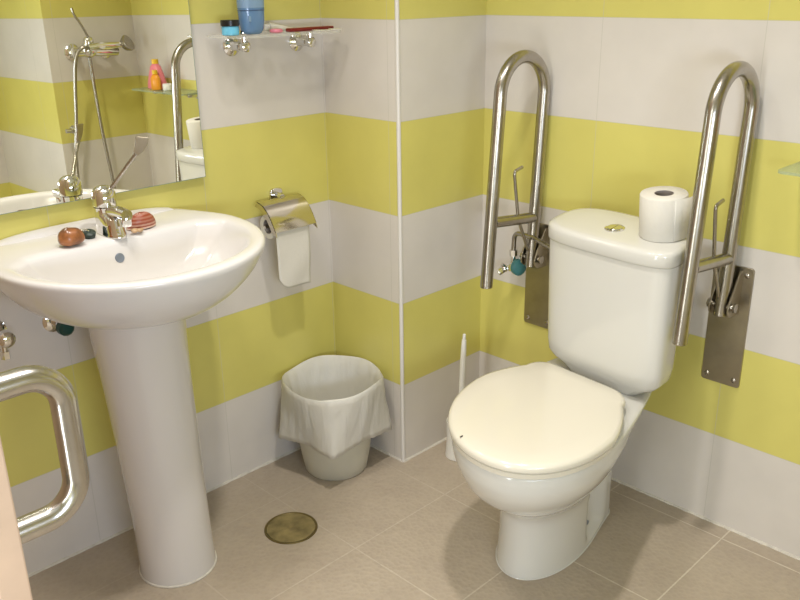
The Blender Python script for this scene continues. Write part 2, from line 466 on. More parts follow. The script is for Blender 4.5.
b = B(); lathe(b, (.268, CY, .7095), (0, 0, 1), [(0, .024), (.003, .024), (.0045, .021), (.004, .017), (.001, .015)], 28); obj('drain', b, 'chrome', wb)

# tap
tp = thing('basin_mixer_tap', 'chrome mixer tap with long medical lever on the washbasin deck', 'tap', (.098, -.727, .826))
c0 = Vector((.098, -.727, .826))
b = B()
def bodyring(z, ra, fx): return [c0 + Vector((ra * cos(a) + (fx if cos(a) > 0 else 0) * abs(cos(a)) ** .6, ra * sin(a), z)) for a in [2 * PI * k / 40 for k in range(40)]]
loft(b, [bodyring(-.004, .026, .036), bodyring(.002, .026, .036), bodyring(.005, .0245, .035), bodyring(.020, .024, .031), bodyring(.036, .024, .026), bodyring(.042, .024, .010), bodyring(.048, .024, 0), bodyring(.058, .025, 0)], True, True); obj('body', b, 'chrome', tp)
b = B(); lathe(b, c0, (0, 0, 1), [(.0585, .0235), (.061, .0262), (.078, .0268), (.088, .0255), (.097, .021), (.103, .013), (.105, .004)], 36); cap = obj('cap', b, 'chrome', tp)
b = B()
sp0 = c0 + Vector((.010, .003, .046)); sp1 = Vector((.184, -.722, .877))
rings = []
sd = (sp1 - sp0); side_ = Vector((-.03, 1, 0)).normalized(); upv = Vector((-.1, 0, 1)).normalized()
for i in range(13):
    t = i / 12
    p = sp0 + sd * t + Vector((0, 0, .004 * sin(PI * t)))
    w = .016 - .003 * t; h = .0125 - .002 * t
    rings.append([p + side_ * (w * math.copysign(abs(cos(a)) ** .7, cos(a))) + upv * (h * math.copysign(abs(sin(a)) ** .7, sin(a))) for a in [2 * PI * k / 24 for k in range(24)]])
loft(b, rings, True, True); obj('spout', b, 'chrome', tp)
b = B(); ap = sp1 + Vector((-.009, .001, -.004)); cyl(b, ap, ap + Vector((0, 0, -.022)), .0118, .011, 24, bev=.002); obj('aerator', b, 'chrome', tp)
b = B()
lev = [(.102, -.722, .914), (.108, -.714, .922), (.122, -.700, .945), (.138, -.683, .973), (.152, -.667, .997)]
tube(b, smooth_path(lev, 2), .0045, 14, rads=None); lv = obj('lever', b, 'steel', tp)
b = B()
pc = [Vector((.150, -.669, .994)), Vector((.156, -.662, 1.004)), Vector((.160, -.656, 1.018)), Vector((.162, -.653, 1.034))]
ws = [.006, .010, .0125, .014]
rings = []
for p, w in zip(pc, ws):
    wv = Vector((.6, .8, -.1)).normalized() * w; tv = Vector((.7, -.55, -.35)).normalized() * .0025
    rings.append([p - wv - tv, p + wv - tv, p + wv + tv, p - wv + tv])
loft(b, rings, True, True); obj('paddle', b, 'plate_steel', lv, bevel=.001)
b = B(); cyl(b, c0 + Vector((-.034, 0, 0)), c0 + Vector((-.034, 0, .05)), .0022, n=10); ball(b, c0 + Vector((-.034, 0, .053)), .005, n=12); obj('pop_up_rod', b, 'chrome', tp)

# things lying on the tap deck
def cowrie(name, c, L, W_, Hh, yaw, m):
    b = B(); n = 28; rings = []
    for i in range(17):
        t = i / 16; a = PI * t
        x = -cos(a) * L; r = max(sin(a), .001) ** .75 * (1 - .22 * (t - .4))
        ringp = []
        for k in range(n):
            q = 2 * PI * k / n
            zz = sin(q) * Hh * r; zz = zz if zz > 0 else zz * .55
            rib = 1 + .03 * sin(20 * t)
            ringp.append(Vector((x, cos(q) * W_ * r * rib, zz * rib)))
        rings.append(ringp)
    loft(b, rings, True, True)
    rot = Matrix.Rotation(yaw, 4, 'Z')
    for v in b.verts: v.co = (rot @ v.co) + Vector(c)
    return obj(name, b, m)
o = cowrie('cowrie_shell', (.134, -.828, .838), .027, .021, .026, 1.35, 'shell_brown')
tag(o, 'glossy brown cowrie-like seashell lying left of the tap', 'seashell')
# scallop: ribbed half dome standing on its rim
b = B(); n = 40; rings = []
for j in range(9):
    t = j / 8
    rr = []
    for k in range(n + 1):
        a = 2 * PI * k / n
        rib = 1 + .055 * cos(18 * a) * (1 - t * .6)
        rr.append(Vector((cos(a) * .021 * (1 - t ** 2.2) * rib, sin(a) * .034 * (1 - t ** 2.0) * rib, .036 * sin(t * PI / 2) * (1 - .02 * cos(18 * a)))))
    rings.append(rr[:-1])
loft(b, rings, True, True)
for v in b.verts: v.co += Vector((.130 + .008 * (v.co.z / .036), -.660, .8262))
for v in b.verts: v.co = Vector((.118, -.658, .8262)) + (v.co - Vector((.130, -.660, .8262))) * 1.0
o = obj('scallop_shell', b, 'scallop'); tag(o, 'ribbed orange-red scallop shell resting right of the tap', 'seashell')
pl = thing('basin_plug', 'dark green-black rubber plug with small chrome knob between brown shell and tap', 'plug', (.108, -.78, .826))
b = B(); d = Vector((.35, -.1, .93)).normalized()
lathe(b, (.108, -.776, .829), d, [(-.002, .012), (.006, .0135), (.009, .013), (.012, .009)], 24); obj('stopper', b, 'rubber', pl)
b = B(); ball(b, (.108, -.795, .842), .0055, n=14); tube(b, smooth_path([(.112, -.778, .840), (.110, -.788, .847), (.108, -.795, .842)], 2), .0016, 8); obj('knob', b, 'chrome', pl)
b = B()
for (dx, dy, r) in ((0, 0, .0075), (.004, .010, .0062), (-.002, .016, .005)): ball(b, (.168 + dx - .02, -.690 + dy, .8262 + r * .55), r, 1.1, 1.2, .7, 14)
o = obj('shell_fragment', b, 'shell_tan'); tag(o, 'small tan shell fragment under the tap spout', 'seashell')

# stop valves under the basin
def stop_valve(name, label, y, z, m, kn, dn=1):
    t = thing(name, label, 'valve', (0, y, z))
    b = B(); lathe(b, (-.0005, y, z), (1, 0, 0), [(0, .026), (.003, .026), (.008, .018), (.01, .01)], 24); obj('rosette', b, 'chrome', t)
    b = B(); cyl(b, (.008, y, z), (.055, y, z), .0095, n=18); cyl(b, (.04, y, z), (.04, y, z + dn * .045), .007, n=16); cyl(b, (.04, y, z + dn * .035), (.04, y, z + dn * .052), .0105, n=6); obj('body', b, 'chrome', t)
    b = B(); lathe(b, (.052, y, z), (1, 0, 0), [(0, .011), (.003, .019), (.018, .018), (.024, .012), (.025, .002)], kn); obj('knob', b, m, t)
stop_valve('stop_valve', 'chrome stop valve on the wall at the left edge under the washbasin', -.972, .632, 'chrome', 16, -1)
stop_valve('stop_valve', 'dark green handled stop valve peeping out under the washbasin rim', -.842, .620, 'dkgreen', 12)

# ------------------------------------------------------------------ toilet paper holder
hl = thing('toilet_paper_holder', 'chrome toilet paper holder with curved lid on the left wall', 'paper holder', (0, -.2, .74))
b = B()
out = [Vector((-.0005, -.193 + .021 * math.copysign(abs(cos(a)) ** .6, cos(a)), .802 + .017 * math.copysign(abs(sin(a)) ** .6, sin(a)))) for a in [2 * PI * k / 28 for k in range(28)]]
prism(b, out, (.009, 0, 0)); obj('wall_plate', b, 'chrome', hl, bevel=.002)
b = B(); cyl(b, (.008, -.193, .800), (.032, -.193, .797), .009, n=16); obj('bracket', b, 'chrome', hl)
LY0, LY1 = -.274, -.136
b = B(); prof = []
for i in range(15):
    t = i / 14
    prof.append((.028 + .074 * (t ** .95), .798 - .006 * t - .064 * t ** 2.2))
loft(b, [[Vector((x, LY0, z)), Vector((x, LY1, z)), Vector((x - .0015, LY1, z - .0018)), Vector((x - .0015, LY0, z - .0018))] for x, z in prof], True, True)
obj('lid', b, 'lid_steel', hl)
for y in (LY0 + .0008, LY1 - .0008):
    b = B()
    side = [Vector((x, y - .0008, z)) for x, z in prof] + [Vector((x - .012 if k else x + .004, y - .0008, z - .014)) for k, (x, z) in enumerate(reversed(prof))]
    prism(b, side, (0, .0016, 0)); obj('side_cheek', b, 'lid_steel', hl, False)
b = B(); tube(b, fillet([(.030, LY1 + .002, .790), (.030, LY1 + .002, .742), (.058, LY1 + .002, .735), (.058, LY0 - .002, .735)], .012, 6), .0042, 12); obj('arm', b, 'chrome', hl)
rl = thing('toilet_paper_roll', 'half-used toilet paper roll with a hanging sheet in the wall holder', 'toilet paper', (.058, -.2, .70))
RC = Vector((.058, 0, .735)); rr_ = .033
b = B(); RY0, RY1 = -.267, -.156
def yring(y, r, n=40): return [Vector((RC.x + r * cos(2 * PI * k / n), y, RC.z - .0 + r * sin(2 * PI * k / n))) for k in range(n)]
loft(b, [yring(RY0, .0195), yring(RY0, rr_ - .001), yring(RY0 + .001, rr_), yring(RY1 - .001, rr_), yring(RY1, rr_ - .001), yring(RY1, .0195), yring(RY0, .0195)])
obj('roll', b, 'paper', rl)
b = B(); loft(b, [yring(RY0 + .0015, .0195), yring(RY1 - .0015, .0195), yring(RY1 - .0015, .0182), yring(RY0 + .0015, .0182), yring(RY0 + .0015, .0195)]); obj('core', b, 'core', rl)
b = B(); sheet = []
for i in range(30):
    t = i / 29; z = .742 - .178 * t
    r = []
    for k in range(13):
        s = k / 12; y = RY0 - .001 + (RY1 - RY0 + .002) * s
        low = .012 * sin(PI * min(1, s * 1.15)) * t if False else 0
        x = RC.x + rr_ + .0012 + .003 * sin(PI * t * 1.2 + s) * t + .002 * sin(s * 5 + t * 7) * t
        zz = z + (.030 * max(0, 1 - s / .30) ** 2 - .006 * s) * t ** 4
        yy = y + .004 * t * (1 - s)
        r.append(Vector((x, yy, zz)))
    sheet.append(r)
loft(b, sheet, closed=False); obj('hanging_sheet', b, 'paper', rl, solid=.0012)

# ------------------------------------------------------------------ small round-bracket glass shelf over the paper holder, with its items
SZ = 1.224
gs = thing('glass_wall_shelf', 'glass toiletry shelf on chrome brackets above the paper holder', 'shelf', (0, -.2, 1.19))
b = B(); outl = []
for cx, cy, a0 in ((.105, -.346, 180 + 90), (.105, -.055, 0), (.012, -.035, 90), (.012, -.368, 180)):
    rr = .022 if cx > .05 else .004
    for k in range(7):
        a = math.radians(a0 + 15 * k); outl.append(Vector((cx + rr * cos(a), cy + (.0 if cx > .05 else 0) + rr * sin(a), SZ - .006)))
prism(b, outl, (0, 0, .006)); obj('glass_plate', b, 'glass', gs, False)
for y in (-.298, -.092):
    b = B()
    lathe(b, (-.0005, y, 1.195), (1, 0, 0), [(0, .025), (.005, .025), (.010, .020), (.014, .0125), (.02, .0105), (.05, .0105), (.054, .0125), (.068, .0125), (.072, .007)], 28)
    br = obj('bracket', b, 'chrome', gs)
    b = B(); cyl(b, (.058, y, 1.198), (.058, y, SZ - .0062), .0085, n=18); cyl(b, (.058, y, SZ), (.058, y, SZ + .009), .0135, .011, n=20, bev=.002); obj('clamp', b, 'chrome', br)
# blue bottle
bt = thing('toiletry_bottle', 'blue squeeze bottle with rounded base standing on the glass shelf', 'bottle', (.07, -.268, SZ))
def oval(c, z, w, d, n=36, p=2.6): return [Vector((c[0] + d * math.copysign(abs(cos(a)) ** (2 / p), cos(a)), c[1] + w * math.copysign(abs(sin(a)) ** (2 / p), sin(a)), z)) for a in [2 * PI * k / n for k in range(n)]]
bc = (.07, -.280)
b = B(); loft(b, [oval(bc, SZ + z, w, d) for z, w, d in ((.0, .018, .012), (.003, .024, .016), (.012, .029, .020), (.03, .0315, .0225), (.060, .033, .0235), (.105, .033, .0235), (.118, .029, .021), (.124, .02, .016), (.14, .016, .014))], True, True); obj('body', b, 'blue', bt)
b = B(); loft(b, [oval(bc, SZ + z, .0337, .0242) for z in (.054, .0565)], True, True); obj('band', b, 'blue_label', bt)
b = B(); loft(b, [oval(bc, SZ + z, .0335, .0240) for z in (.061, .080)], True, True); obj('label', b, 'lightlabel', bt)
b = B(); box(b, (.0905, -.303, SZ + .030), (.0925, -.297, SZ + .042), .0006); obj('emblem', b, 'lightlabel', bt)
b = B(); loft(b, [oval(bc, SZ + z, w, d) for z, w, d in ((.132, .02, .018), (.134, .022, .02), (.16, .021, .019), (.163, .018, .016))], True, True); obj('cap', b, 'blue_cap', bt)
# jar
jr = thing('cream_jar', 'small light blue jar with a black lid at the left end of the glass shelf', 'jar', (.068, -.342, SZ))
jc = (.068, -.342, SZ)
b = B(); lathe(b, jc, (0, 0, 1), [(0, .018), (.002, .0205), (.019, .0205), (.021, .019)], 32); obj('body', b, 'cyan', jr)
b = B(); lathe(b, jc, (0, 0, 1), [(.0212, .0215), (.022, .0222), (.034, .0222), (.0352, .021)], 32); obj('lid', b, 'black', jr)
# pink soap-like item, translucent white box, red case, silver glint strip
b = B(); lathe(b, (.075, -.212, SZ), (0, 0, 1), [(0, .012), (.002, .0165), (.006, .0165), (.009, .014), (.010, .004)], 28); o = obj('pink_pot', b, 'pink'); tag(o, 'small flat pink pot beside the blue bottle on the glass shelf', 'pot')
tb = thing('cream_tube', 'white cream tube lying behind the red case on the glass shelf', 'tube', (.04, -.16, SZ))
b = B(); rings = []
for i in range(11):
    t = i / 10; w = .012 - .002 * t; h = .0105 * (1 - t) + .0015
    rings.append([Vector((.035 + w * cos(a) + .002 * t, -.205 + .095 * t, SZ + h + .0002 + h * sin(a))) for a in [2 * PI * k / 20 for k in range(20)]])
loft(b, rings, True, True); obj('body', b, 'plastic', tb)
b = B(); cyl(b, (.035, -.205, SZ + .012), (.035, -.221, SZ + .012), .0085, n=20, bev=.001); obj('cap', b, 'plastic', tb)
b = B(); box(b, (.066, -.180, SZ + .0002), (.088, -.030, SZ + .0092), .003, 3, Matrix.Rotation(.06, 3, 'Z')); o = obj('red_case', b, 'red'); tag(o, 'thin dark red case lying along the glass shelf', 'case')
b = B(); random.seed(9)  # small silver pieces stand in for glints on the glass edge
for i in range(5):
    y = -.128 + .018 * i
    box(b, (.111, y, SZ + .0002), (.1255, y + .0165, SZ + .0034 + .002 * random.random()), .0012, 2, Matrix.Rotation(random.uniform(-.05, .05), 3, 'Z'))
o = obj('glint_strip', b, 'silver'); tag(o, 'silver strip standing in for glints at the right front of the glass shelf', 'glint strip')

# ------------------------------------------------------------------ waste bin and liner
BCX, BCY = .156, -.149
b = B(); n = 48
prof = [(0.0, .074), (0.0, .0865), (.006, .091), (.05, .099), (.15, .1135), (.25, .1325), (.262, .1345), (.264, .1335), (.260, .1320), (.15, .1110), (.012, .089), (.010, .05)]
lathe(b, (BCX, BCY, .0005), (0, 0, 1), prof, n); o = obj('waste_bin', b, 'bin'); tag(o, 'small white plastic waste bin in the corner on the floor', 'bin')
b = B(); n = 96; rings = []
corners = [math.radians(a) for a in (-122, -43, 46, 140)]
def cornerness(a):
    d = min(abs((a - c + PI) % (2 * PI) - PI) for c in corners)
    return max(0, 1 - d / math.radians(45))
rnd = [random.random() for _ in range(64)]
def fold(a, f, ph): return sin(a * f + ph)
inn = [(.016, .074), (.03, .082), (.08, .090), (.15, .1015), (.22, .1145), (.262, .1215)]
for z, r in inn:
    r += .008 * (z / .262) ** 2
    rings.append([Vector((BCX + (r + .0022 * fold(a, 17, z * 30) - .003) * cos(a), BCY + (r + .0022 * fold(a, 17, z * 30) - .003) * sin(a), z)) for a in [2 * PI * k / n for k in range(n)]])
for j in range(14):
    t = j / 13
    rr = []
    for k in range(n):
        a = 2 * PI * k / n; cn = cornerness(a)
        dip = -.007 * math.exp(-((a - math.radians(300)) / .35) ** 2)
        ztop = .291 + .004 * sin(3 * a + 1) + .003 * sin(5 * a) + dip
        zbot = .127 - .010 * cn
        if j < 3:
            r = (.135, .140, .1430)[j]; z = ztop - (.006, 0, .004)[j]
        else:
            s = (j - 2) / 11
            z = ztop - .004 + (zbot - ztop + .004) * s
            dm = math.radians(45) * (1 - cn)
            hem = min(.119 / max(cos(math.radians(45) - dm), .7), .166)
            r = .1430 + (hem - .1430) * s ** 1.2 + (.0016 * fold(a, 13, s * 3) + .0012 * fold(a, 29, s * 5)) * min(1, s * 2)
        rr.append(Vector((BCX + r * cos(a), BCY + r * sin(a), z)))
    rings.append(rr)
vs = loft(b, rings, True, False)
for v in b.verts:
    dx_, dy_ = v.co.x - BCX, v.co.y - BCY
    rr = math.hypot(dx_, dy_)
    if rr > .124 and v.co.z < .284:
        q_ = noise.noise(Vector((dx_ * 26, dy_ * 26, v.co.z * 13))) * .004 + abs(noise.noise(Vector((dx_ * 55, dy_ * 55, v.co.z * 24 + 7)))) * .003
        v.co.x += dx_ / rr * q_; v.co.y += dy_ / rr * q_
for v in b.verts:
    v.co.x = max(v.co.x, .004); v.co.y = min(v.co.y, -.004)
o = obj('bin_liner', b, 'bag', ang=80, solid=.0008); tag(o, 'crumpled white plastic bag lining the waste bin, folded over its rim', 'bin bag')

# ------------------------------------------------------------------ floor drain
fd = thing('floor_drain', 'round tarnished brass floor drain cover between basin and toilet', 'drain', (.306, -.438, 0))
b = B(); lathe(b, (.306, -.438, .0002), (0, 0, 1), [(0, .070), (.0025, .069), (.003, .066), (.002, .064), (.0, .063)], 48, False, False); obj('rim', b, 'brass_rim', fd)
b = B(); lathe(b, (.306, -.438, .0003), (0, 0, 1), [(0, .0632), (.0018, .063), (.0022, .05), (.0026, .02), (.0026, .008), (.0012, .006), (.001, .0001)], 48); obj('cover', b, 'brass', fd)

# ------------------------------------------------------------------ toilet
TX = .848
wc = thing('toilet', 'white close-coupled toilet with cream lid against the back wall', 'toilet', (TX, .05, 0))
def egg(yf, yb, hw, hb, ym, z, n=80, cx=TX, rc=.04, pf=2.1, cv=0.0):
    """plan outline: front at yf (towards the camera), widest at ym, narrowing to half width hb at yb"""
    pts = []; nf = 40
    for i in range(nf + 1):
        a = PI * i / nf
        c, s = cos(a), sin(a)
        pts.append(Vector((cx - hw * math.copysign(abs(c) ** (2 / pf), c), ym - (ym - yf) * abs(s) ** (2 / pf), z)))
    rc = min(rc, hb * .9, (yb - ym) * .6)
    right = []
    for i in range(1, 13):
        t = i / 12; e = (t * t * (3 - 2 * t) * .6 + t * t * .4) * (1 - cv) + (1 - (1 - t ** 2.2) ** .75) * cv
        right.append((hw + (hb - hw) * e, ym + (yb - rc - ym) * t))
    for i in range(1, 7):
        a = PI / 2 * i / 6; right.append((hb - rc + rc * cos(a), yb - rc + rc * sin(a)))
    pts += [Vector((cx + x, y, z)) for x, y in right]
    pts += [Vector((cx + (right[-1][0]) * (1 - 2 * t), yb, z)) for t in (1 / 3, 2 / 3)]
    pts += [Vector((cx - x, y, z)) for x, y in reversed(right)]
    return pts
b = B()
cb = .836
def shear(pts, cx=.86, cy=-.14, kx=-.10, ky=-.10):
    for p in pts:
        x, y = p.x, p.y; p.x += kx * (y - cy); p.y += ky * (x - cx)
    return pts
rows = [(.0, -.198, .225, .105, .081, .0, cb - .013), (.010, -.198, .225, .1045, .081, .0, cb - .013), (.06, -.191, .225, .103, .080, .0, cb - .013), (.12, -.190, .225, .103, .079, .0, cb - .012),
        (.165, -.198, .225, .106, .078, -.02, cb - .010), (.20, -.226, .226, .118, .077, -.05, cb - .006), (.235, -.272, .228, .138, .077, -.08, cb), (.275, -.322, .232, .160, .081, -.10, cb + .008),
        (.315, -.351, .24, .177, .088, -.12, TX + .004), (.35, -.368, .25, .187, .098, -.13, TX + .008), (.375, -.373, .26, .190, .115, -.14, TX + .008), (.39, -.373, .262, .190, .130, -.14, TX + .008), (.398, -.370, .262, .188, .130, -.14, TX + .008), (.402, -.360, .255, .181, .122, -.14, TX + .008)]
rings = []
for z, yf, yb, hw, hb, ym, cx in rows: rings.append(shear(egg(yf, yb, hw, hb, ym, z, cx=cx, cv=.45 * min(1, max(0, (z - .2) / .15)))))
# refine with interpolated rows and press the side recesses in
fine = []
for a, c in zip(rings, rings[1:]):
    pass
for i_ in range(len(rings) - 1):
    r0, r1, r2, r3 = rings[max(i_ - 1, 0)], rings[i_], rings[i_ + 1], rings[min(i_ + 2, len(rings) - 1)]
    for k_ in range(5):
        t = k_ / 5
        row = []
        for p0_, p1_, p2_, p3_ in zip(r0, r1, r2, r3):
            d1 = (p2_ - p0_) * ((p2_.z - p1_.z) / max(p2_.z - p0_.z, 1e-6)); d2 = (p3_ - p1_) * ((p2_.z - p1_.z) / max(p3_.z - p1_.z, 1e-6))
            h = p1_ * (2 * t ** 3 - 3 * t ** 2 + 1) + d1 * (t ** 3 - 2 * t ** 2 + t) + p2_ * (-2 * t ** 3 + 3 * t ** 2) + d2 * (t ** 3 - t ** 2)
            row.append(h)
        fine.append(row)
fine.append(rings[-1])
for r in fine:
    for p in r:
        dx = p.x - cb
        u = (p.y - .085) / .052; w = (p.z - .115) / .105
        f = max(0, 1 - u * u) * max(0, 1 - w * w) if abs(u) < 1 and abs(w) < 1 else 0
        if abs(dx) > .035: p.x -= math.copysign(.036 * f ** .45, dx)
loft(b, fine, True, True); obj('bowl', b, 'ceramic', wc, sub=1)
# seat ring and lid
def slab(b, specs, cap=True): loft(b, [shear(egg(yf, yb, hw, hb, -.13, z, cx=TX + .008, rc=.055, cv=.45)) for z, yf, yb, hw, hb in specs], cap, cap)
b = B(); slab(b, [(.402, -.375, .062, .190, .134), (.403, -.380, .066, .195, .139), (.414, -.382, .067, .197, .140), (.4165, -.378, .064, .193, .136)]); obj('seat', b, 'seat', wc)
b = B(); slab(b, [(.4185, -.379, .072, .195, .142), (.4195, -.384, .074, .1995, .146), (.428, -.385, .075, .2005, .147), (.4345, -.382, .073, .198, .145), (.4375, -.374, .066, .190, .137), (.4395, -.345, .03, .148, .104), (.4405, -.28, -.02, .08, .06)]); ld = obj('lid', b, 'seat', wc, ang=70)
b = B(); box(b, (.8195, -.3625, .4384), (.8215, -.3545, .4400)); obj('mark', b, 'hole', ld, False)
for s in (-1, 1):
    b = B(); hx0 = .838 + s * .065; hy0 = .080 - s * .008
    cyl(b, (hx0 - .014, hy0 - .006, .417), (hx0 + .014, hy0 - .006, .417), .0085, n=18, bev=.002); cyl(b, (hx0, hy0, .401), (hx0, hy0, .417), .009, n=16); obj('hinge', b, 'seat', wc)
# tank
TCX, TCY = .851, .140
def tankring(a, bf, bb, z, dome=None, n=3.3):
    pts = []
    for k in range(96):
        t = 2 * PI * k / 96; c, s = cos(t), sin(t)
        u = a * math.copysign(abs(c) ** (2 / n), c); v = (bb if s > 0 else bf) * math.copysign(abs(s) ** (2 / n), s)
        x = TCX + u - .03 * v; y = TCY + v - .10 * u
        pts.append(Vector((x, y, z if dome is None else z + .11 * (y - .07))))
    return pts
b = B(); loft(b, [tankring(*q) for q in ((.10, .02, .06, .4025), (.128, .028, .085, .424), (.152, .040, .098, .437), (.165, .048, .104, .452), (.169, .051, .106, .48), (.171, .054, .109, .55), (.1735, .058, .111, .65), (.175, .061, .113, .735), (.1755, .0615, .113, .7445))], True, True); obj('tank', b, 'ceramic', wc, ang=60)
b = B(); loft(b, [tankring(.168, .058, .110, .7447), tankring(.176, .0645, .115, .7455), tankring(.1785, .067, .117, .750)] + [tankring(a_, f_, k_, z_, 1) for a_, f_, k_, z_ in ((.179, .0675, .1175, .770), (.178, .0665, .1165, .7765), (.171, .063, .113, .7800), (.160, .053, .103, .7815), (.11, .03, .07, .7822))], True, True); tl = obj('tank_lid', b, 'ceramic', wc, ang=60)
SL = Vector((0, -.11, 1)).normalized(); FX, FY = .846, .150
def lidz(y): return .7822 + .11 * (y - .07)
b = B(); lathe(b, (FX, FY, lidz(FY) - .001), SL, [(0, .0235), (.003, .0235), (.0045, .021), (.003, .0185)], 32); fb = obj('flush_button', b, 'chrome', tl)
for s in (-1, 1):
    b = B(); o2 = [Vector((FX + s * .0012 + s * .0165 * sin(PI * k / 14), FY + .0165 * cos(PI * k / 14), lidz(FY + .0165 * cos(PI * k / 14)) + .0012)) for k in range(15)]
    prism(b, o2, SL * .003); obj('button_half', b, 'chrome', fb)
# floor bolts in the recesses
for s in (-1, 1):
    b = B(); xx = cb - .034 + s * .072
    cyl(b, (xx - s * .006, .072, .036), (xx + s * .005, .072, .036), .0065, n=14, bev=.001); obj('floor_bolt', b, 'grey', wc)
b = B(); rg = [Vector((p.x, p.y, .0015)) for p in shear(egg(-.1985, .2255, .1055, .0815, .0, 0, cx=cb - .013))]
tube(b, rg + [rg[0]], .0018, 8); obj('base_seal', b, 'ceramic', wc)

# roll on the tank
RX, RY = .957, .170
RZ_ = lidz(RY) + .0004
tr = thing('toilet_paper_roll', 'full white toilet paper roll standing on the tank lid', 'toilet paper', (RX, RY, RZ_))
tc_ = Vector((RX, RY, RZ_)); b = B()
lathe(b, tc_, SL, [(.0, .021), (.0, .0505), (.0015, .052), (.096, .052), (.0985, .0505), (.0985, .021), (.0, .021)], 48, False, False); obj('roll', b, 'paper', tr, ang=60)
b = B(); lathe(b, tc_, SL, [(.0005, .021), (.0978, .021), (.0978, .0198), (.0005, .0198), (.0005, .021)], 36, False, False)
obj('core', b, 'core', tr)
b = B(); rows_ = []; uu, vv = Vector((1, 0, 0)), Vector((0, 1, .11)).normalized()
for i in range(16):
    t = i / 15; a = math.radians(-35 + 62 * t); ex_ = max(0, t - .4)
    p = tc_ + uu * (cos(a) * (.0527 + .022 * ex_)) + vv * (sin(a) * (.0527 + .012 * ex_))
    rows_.append([p + SL * (.0015 + .008 * ex_), p + SL * .05, p + SL * .096])
loft(b, rows_, closed=False); obj('loose_sheet', b, 'paper', tr, solid=.0008)

# ------------------------------------------------------------------ fold-up grab bars
def grab_bar(x, label):
    t = thing('grab_bar', label, 'grab bar', (x, Y2, .40), 'folded-up grab bars beside the toilet')
    b = B()
    pl_ = []
    w, z0_, z1_, rc = .0485, .396, .702, .008
    for cx, cz, a0 in ((x + w - rc, z0_ + rc, -90), (x + w - rc, z1_ - rc, 0), (x - w + rc, z1_ - rc, 90), (x - w + rc, z0_ + rc, 180)):
        for k in range(6):
            a = math.radians(a0 + 18 * k); pl_.append(Vector((cx + rc * cos(a), Y2 - .0055, cz + rc * sin(a))))
    prism(b, pl_, (0, .0058, 0)); plate = obj('wall_plate', b, 'plate_steel', t, bevel=.0008)
    for sx in (-1, 1):
        for zz in (z0_ + .018, z1_ - .018):
            b = B(); lathe(b, (x + sx * .034, Y2 - .0054, zz), (0, -1, 0), [(0, .0068), (.002, .0062), (.0035, .003)], 16); obj('screw', b, 'steel', plate)
    b = B()
    for sx in (-1, 1):
        xx = x + sx * .0225
        ear = [(Y2 - .0055, .585), (Y2 - .0055, .695), (Y2 - .02, .695), (Y2 - .058, .632), (Y2 - .066, .612), (Y2 - .064, .598), (Y2 - .052, .588)]
        prism(b, [Vector((xx - .002, y, z)) for y, z in ear], (.004, 0, 0))
    obj('hinge_bracket', b, 'plate_steel', t, False, bevel=.0008)
    b = B(); cyl(b, (x - .030, Y2 - .046, .613), (x + .030, Y2 - .046, .613), .0085, n=20, bev=.0015)
    for sx in (-1, 1): cyl(b, (x + sx * .028, Y2 - .046, .613), (x + sx * .034, Y2 - .046, .613), .0115, n=6)
    obj('hinge_pin', b, 'steel', t)
    yi, yo = Y2 - .049, .102; r = .0165
    yit, yot = yi + .028, yo + .038; ymid = (yit + yot) / 2; R = (yit - yot) / 2; zc = 1.158 - R
    pts = [Vector((x, yi, .590))]
    pts += [Vector((x, yi + .028 * s, .590 + (zc - .590) * s)) for s in (.5,)]
    for k in range(25):
        a = PI * k / 24; pts.append(Vector((x, ymid + R * cos(a), zc + R * sin(a))))
    pts += [Vector((x, yo + .038 * (1 - s), zc + (.578 - zc) * s)) for s in (.5, 1)]
    b = B(); tube(b, pts, r, 24); tb_ = obj('tube', b, 'steel', t)
    b = B(); cyl(b, pts[-1] + Vector((0, 0, -.0012)), pts[-1] + Vector((0, 0, .002)), r * .96, n=24); obj('end_cap', b, 'plate_steel', tb_)
    b = B(); cyl(b, (x, yo + .024, .748), (x, yi + .004, .728), .0145, n=22); obj('cross_bar', b, 'steel', t)
    b = B(); tube(b, fillet([(x, .296, .625), (x - .004, .284, .640), (x - .004, .236, .735), (x - .004, .212, .868), (x - .004, .246, .875)], .009, 6), .0045, 12); obj('support_hook', b, 'steel', t)
grab_bar(1.058, 'steel fold-up grab bar on the right of the toilet near the roll')
grab_bar(.505, 'steel fold-up grab bar on the left of the toilet by the inlet valve')

# ------------------------------------------------------------------ inlet valve beside the toilet
av = thing('angle_valve', 'chrome water inlet valve with teal handle behind the left grab bar', 'valve', (.435, Y2, .565))
b = B(); lathe(b, (.440, Y2 + .0005, .572), (0, -1, 0), [(0, .026), (.003, .026), (.008, .018), (.010, .011)], 28); obj('rosette', b, 'chrome', av)
b = B(); cyl(b, (.440, Y2 - .008, .572), (.440, Y2 - .060, .572), .0105, n=20); cyl(b, (.440, Y2 - .045, .572), (.440, Y2 - .045, .612), .0075, n=18); cyl(b, (.440, Y2 - .045, .605), (.440, Y2 - .045, .622), .011, n=6)
obj('body', b, 'chrome', av)
b = B(); lathe(b, (.452, Y2 - .045, .576), (1, -.25, 0), [(0, .012), (.003, .0235), (.016, .0245), (.021, .019), (.022, .004)], 14); obj('knob', b, 'teal', av)
b = B(); ball(b, (.424, Y2 - .062, .566), .010, 1, 1, 1, 14); cyl(b, (.424, Y2 - .062, .566), (.414, Y2 - .078, .556), .0095, n=8, bev=.002); cyl(b, (.428, Y2 - .058, .568), (.421, Y2 - .07, .580), .006, n=12); obj('spigot', b, 'chrome', av)
b = B(); tube(b, fillet([(.440, Y2 - .045, .618), (.442, Y2 - .045, .674), (.52, Y2 - .06, .676), (.62, .24, .672), (.70, .20, .665)], .022, 8), .0068, 14); obj('hose', b, 'steel', av)

